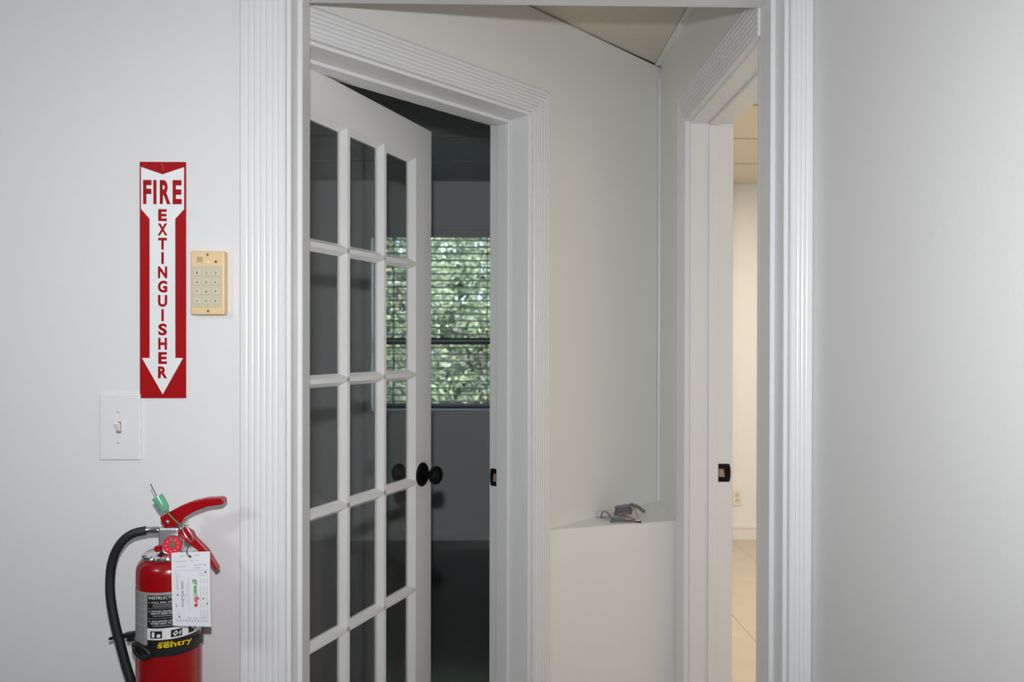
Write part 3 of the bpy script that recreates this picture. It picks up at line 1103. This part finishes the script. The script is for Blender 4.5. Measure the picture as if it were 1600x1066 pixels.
for a0, a1, b in ((.12, .40, .115), (.50, .56, .105), (.64, .68, .105), (.13, .38, .185), (.57, .80, .165), (.57, .76, .205), (.22, .34, .045), (.62, .74, .038), (.40, .48, .885), (.57, .66, .880), (.77, .86, .875)):
    a = a0
    while a < a1:
        fr_(a, a + .016, b, b + .012)
        a += .024
for i in range(11):
    fr_(.11 + .078 * i, .125 + .078 * i, .915, .938)
    fr_(.13 + .078 * i, .15 + .078 * i, .918, .934)
mb.build('fine_print', 'ink_grey', card)
mb = MB()
for a, b in ((.86, .262), (.155, .865), (.80, .615), (.89, .68), (.125, .565)):
    mb.add([fI(a, b), fI(a + .045, b - .004), fI(a + .040, b + .018), fI(a + .010, b + .020)], [(0, 1, 2, 3)])
mb.tube([fI(.09, .70), fI(.12, .71), fI(.125, .735), fI(.10, .74)], .0005, 5)
mb.build('pen_mark', 'ink_dark', card)['kind'] = 'stuff'
mb = MB()
mb.add([fI(.845, .165), fI(.875, .162), fI(.878, .182), fI(.850, .184)], [(0, 1, 2, 3)])
mb.build('red_dot', 'ink_red', card)
MB().tube(spline([E_(61, -52, 33), E_(62.5, -68, 31.5), E_(65, -76, 25), E_(70, -76.5, 19), E_(71.5, -73, 18)], 4), .0010, 6).build('hook', 'ink_dark', tgm)
MB().tube([E_(69, -77, 19.5), E_(73, -77, 18.2)], .0019, 8).build('eyelet', 'ink_dark', tgm)

# wall bracket: back plate, strap round the cylinder, latch and hose clip
br = thing('extinguisher_bracket', (AX.x, 0, AX.z - .30), 'black strap bracket holding the red cylinder to the wall', 'bracket')
mb = MB().box(AX.x - .028, AX.x + .028, -.0242, -.0004, AX.z - .30, AX.z - .06)
mb.build('back_plate', 'strap', br, bevel=.002, bseg=1)
n = 64
vs_, fs = [], []
for i in range(n):
    a = 2 * PI * i / n
    for r, z in ((RB + 1, -155.5), (RB + 2.6, -156), (RB + 2.6, -174), (RB + 1, -174.5)):
        vs_.append(E_(r * math.cos(a), r * math.sin(a), z))
for i in range(n):
    b, d = 4 * i, 4 * ((i + 1) % n)
    for k in range(4):
        q = (k + 1) % 4
        fs.append((b + k, d + k, d + q, b + q))
MB().add(vs_, fs).build('strap', 'strap', br, smooth=30)
c = CY(RB + 5)
lp = []
for k in range(16):
    t = 2 * PI * k / 16
    lp.append(c(-52 + 21 * math.cos(t), -167 + 10.5 * math.sin(t) - 5 * math.cos(t)))
MB().tube(lp, .0042, 8, closed=True).build('latch_loop', 'strap', br, smooth=60)
mb = MB()
mb.prism([(-46, -150), (-64, -152), (-78, -157), (-97, -160), (-97, -167), (-86, -168), (-90, -173), (-82, -176), (-70, -171), (-58, -172), (-44, -180)], lambda a, b, t: E_(a, t, b), 8, 24)
mb.build('hose_clip', 'strap', br, bevel=.002, bseg=1)
mb = MB()
mb.tube([E_(-96, 14, -163), E_(-108, 4, -163), E_(-113, -8, -162)], [.004, .0035, .003], 8)
mb.build('clip_finger', 'strap', br, smooth=50)

# ------------------------------------------------------------------ odds and ends on the corner ledge
def coil(name, m, cx, cy, z, r, turns, rad, tail, label, cat, squash=.7, tilt=0.0):
    pts = []
    N = 18 * turns
    for i in range(N + 1):
        a = 2 * PI * i / 18
        q = r * (1 + .12 * math.sin(a * .37))
        pts.append((cx + q * math.cos(a), cy + squash * q * math.sin(a), z + rad + 1.7 * rad * i / 18 + tilt * q * math.cos(a) + abs(tilt) * q))
    pts += [Vector(pts[-1]) + Vector(t) for t in tail]
    o_ = MB().tube(pts, rad, 7).build(name, m, org=(cx, cy, z), smooth=60)
    tag(o_, label, cat)
    return o_


LZ2 = LZ + .0004
coil('cable_coil', 'cable_grey', .432, .972, LZ2, .025, 3, .0058, [(.02, -.02, -.004), (.036, -.045, -.016)], 'dark grey cable coil at the back of the ledge heap', 'cable', .7, .12)
coil('cable_coil', 'cable_white', .370, .962, LZ2, .023, 2, .0045, [(-.010, -.004, 0), (-.016, -.012, -.004)], 'pale cable coil at left end of the ledge heap', 'cable', .7)
o = MB().tube(spline([(.352, .938, LZ2 + .004), (.355, .934, LZ2 + .022), (.368, .932, LZ2 + .026), (.383, .934, LZ2 + .010)], 5), .0026, 7).build('copper_wire', 'copper', org=(.36, .93, LZ2), smooth=60)
tag(o, 'short bent copper wire at left front of the ledge heap', 'wire')
o = MB().tube(spline([(.410, .935, LZ2 + .016), (.435, .925, LZ2 + .013), (.462, .910, LZ2 + .0024)], 4), .0024, 7).build('brown_wire', 'copper', org=(.42, .92, LZ2), smooth=60)
tag(o, 'straight brown wire sticking out right of the ledge heap', 'wire')
cc = thing('cable_connector', (.362, .903, LZ2), 'small shiny metal cable connector at front of the ledge heap', 'connector')
MB().lathe([(0, 0), (.0075, 0), (.0075, .014), (.0055, .016), (.0055, .026), (0, .026)], (.356, .920, LZ2 + .0076), (1, -.1, 0), 6).build('nut', 'chrome', cc, smooth=30)
MB().tube([(.381, .9175, LZ2 + .0076), (.400, .915, LZ2 + .0046), (.428, .912, LZ2 + .0042)], .0040, 8).build('cable_end', 'cable_grey', cc, smooth=60)
ob = MB().prism([(.372, .884), (.448, .888), (.456, .904), (.380, .905)], XZ, LZ2, LZ2 + .0055).build('metal_strip', 'dull_metal', org=(.43, .895, LZ2), bevel=.001, bseg=1)
tag(ob, 'flat dull metal strip lying at the front of the ledge heap', 'metal strip')
sc = thing('screw', (.470, .872, LZ2), 'single dark screw lying right of the ledge heap', 'screw')
MB().lathe([(0, 0), (.0048, 0), (.0048, .002), (.0022, .0035), (.0018, .020), (0, .024)], (.473, .871, LZ2 + .0048), (-1, .25, 0), 10).build('shank', 'black', sc, smooth=40)
ob = MB().tube(spline([(.425, .975, LZ2 + .038), (.445, .965, LZ2 + .041), (.462, .955, LZ2 + .034), (.470, .950, LZ2 + .024), (.478, .945, LZ2 + .003)], 4), .003, 7).build('pink_wire', 'cable_pink', org=(.45, .96, LZ2), smooth=60)
tag(ob, 'reddish wire arched over the top of the ledge heap', 'wire')

# ------------------------------------------------------------------ wall outlet in the lit side room
oz = .294
ou = thing('wall_outlet', (1.700, YB, oz - .06), 'white wall outlet low on the cream wall of the side room', 'outlet')
MB().box(1.665, 1.735, YB - .006, YB - .0003, oz - .0575, oz + .0575).build('plate', 'outlet', ou, bevel=.003, bseg=2)
for dz in (-.02, .02):
    so = MB().lathe([(0, 0), (.0165, 0), (.0165, .002), (.015, .003), (0, .003)], (1.70, YB - .0055, oz + dz), (0, -1, 0), 20).build('socket', 'outlet_slot', ou)
    mb = MB().box(1.6925, 1.6945, YB - .0092, YB - .0084, oz + dz - .001, oz + dz + .008).box(1.7055, 1.7075, YB - .0092, YB - .0084, oz + dz - .001, oz + dz + .008)
    mb.build('slot', 'dark', so)
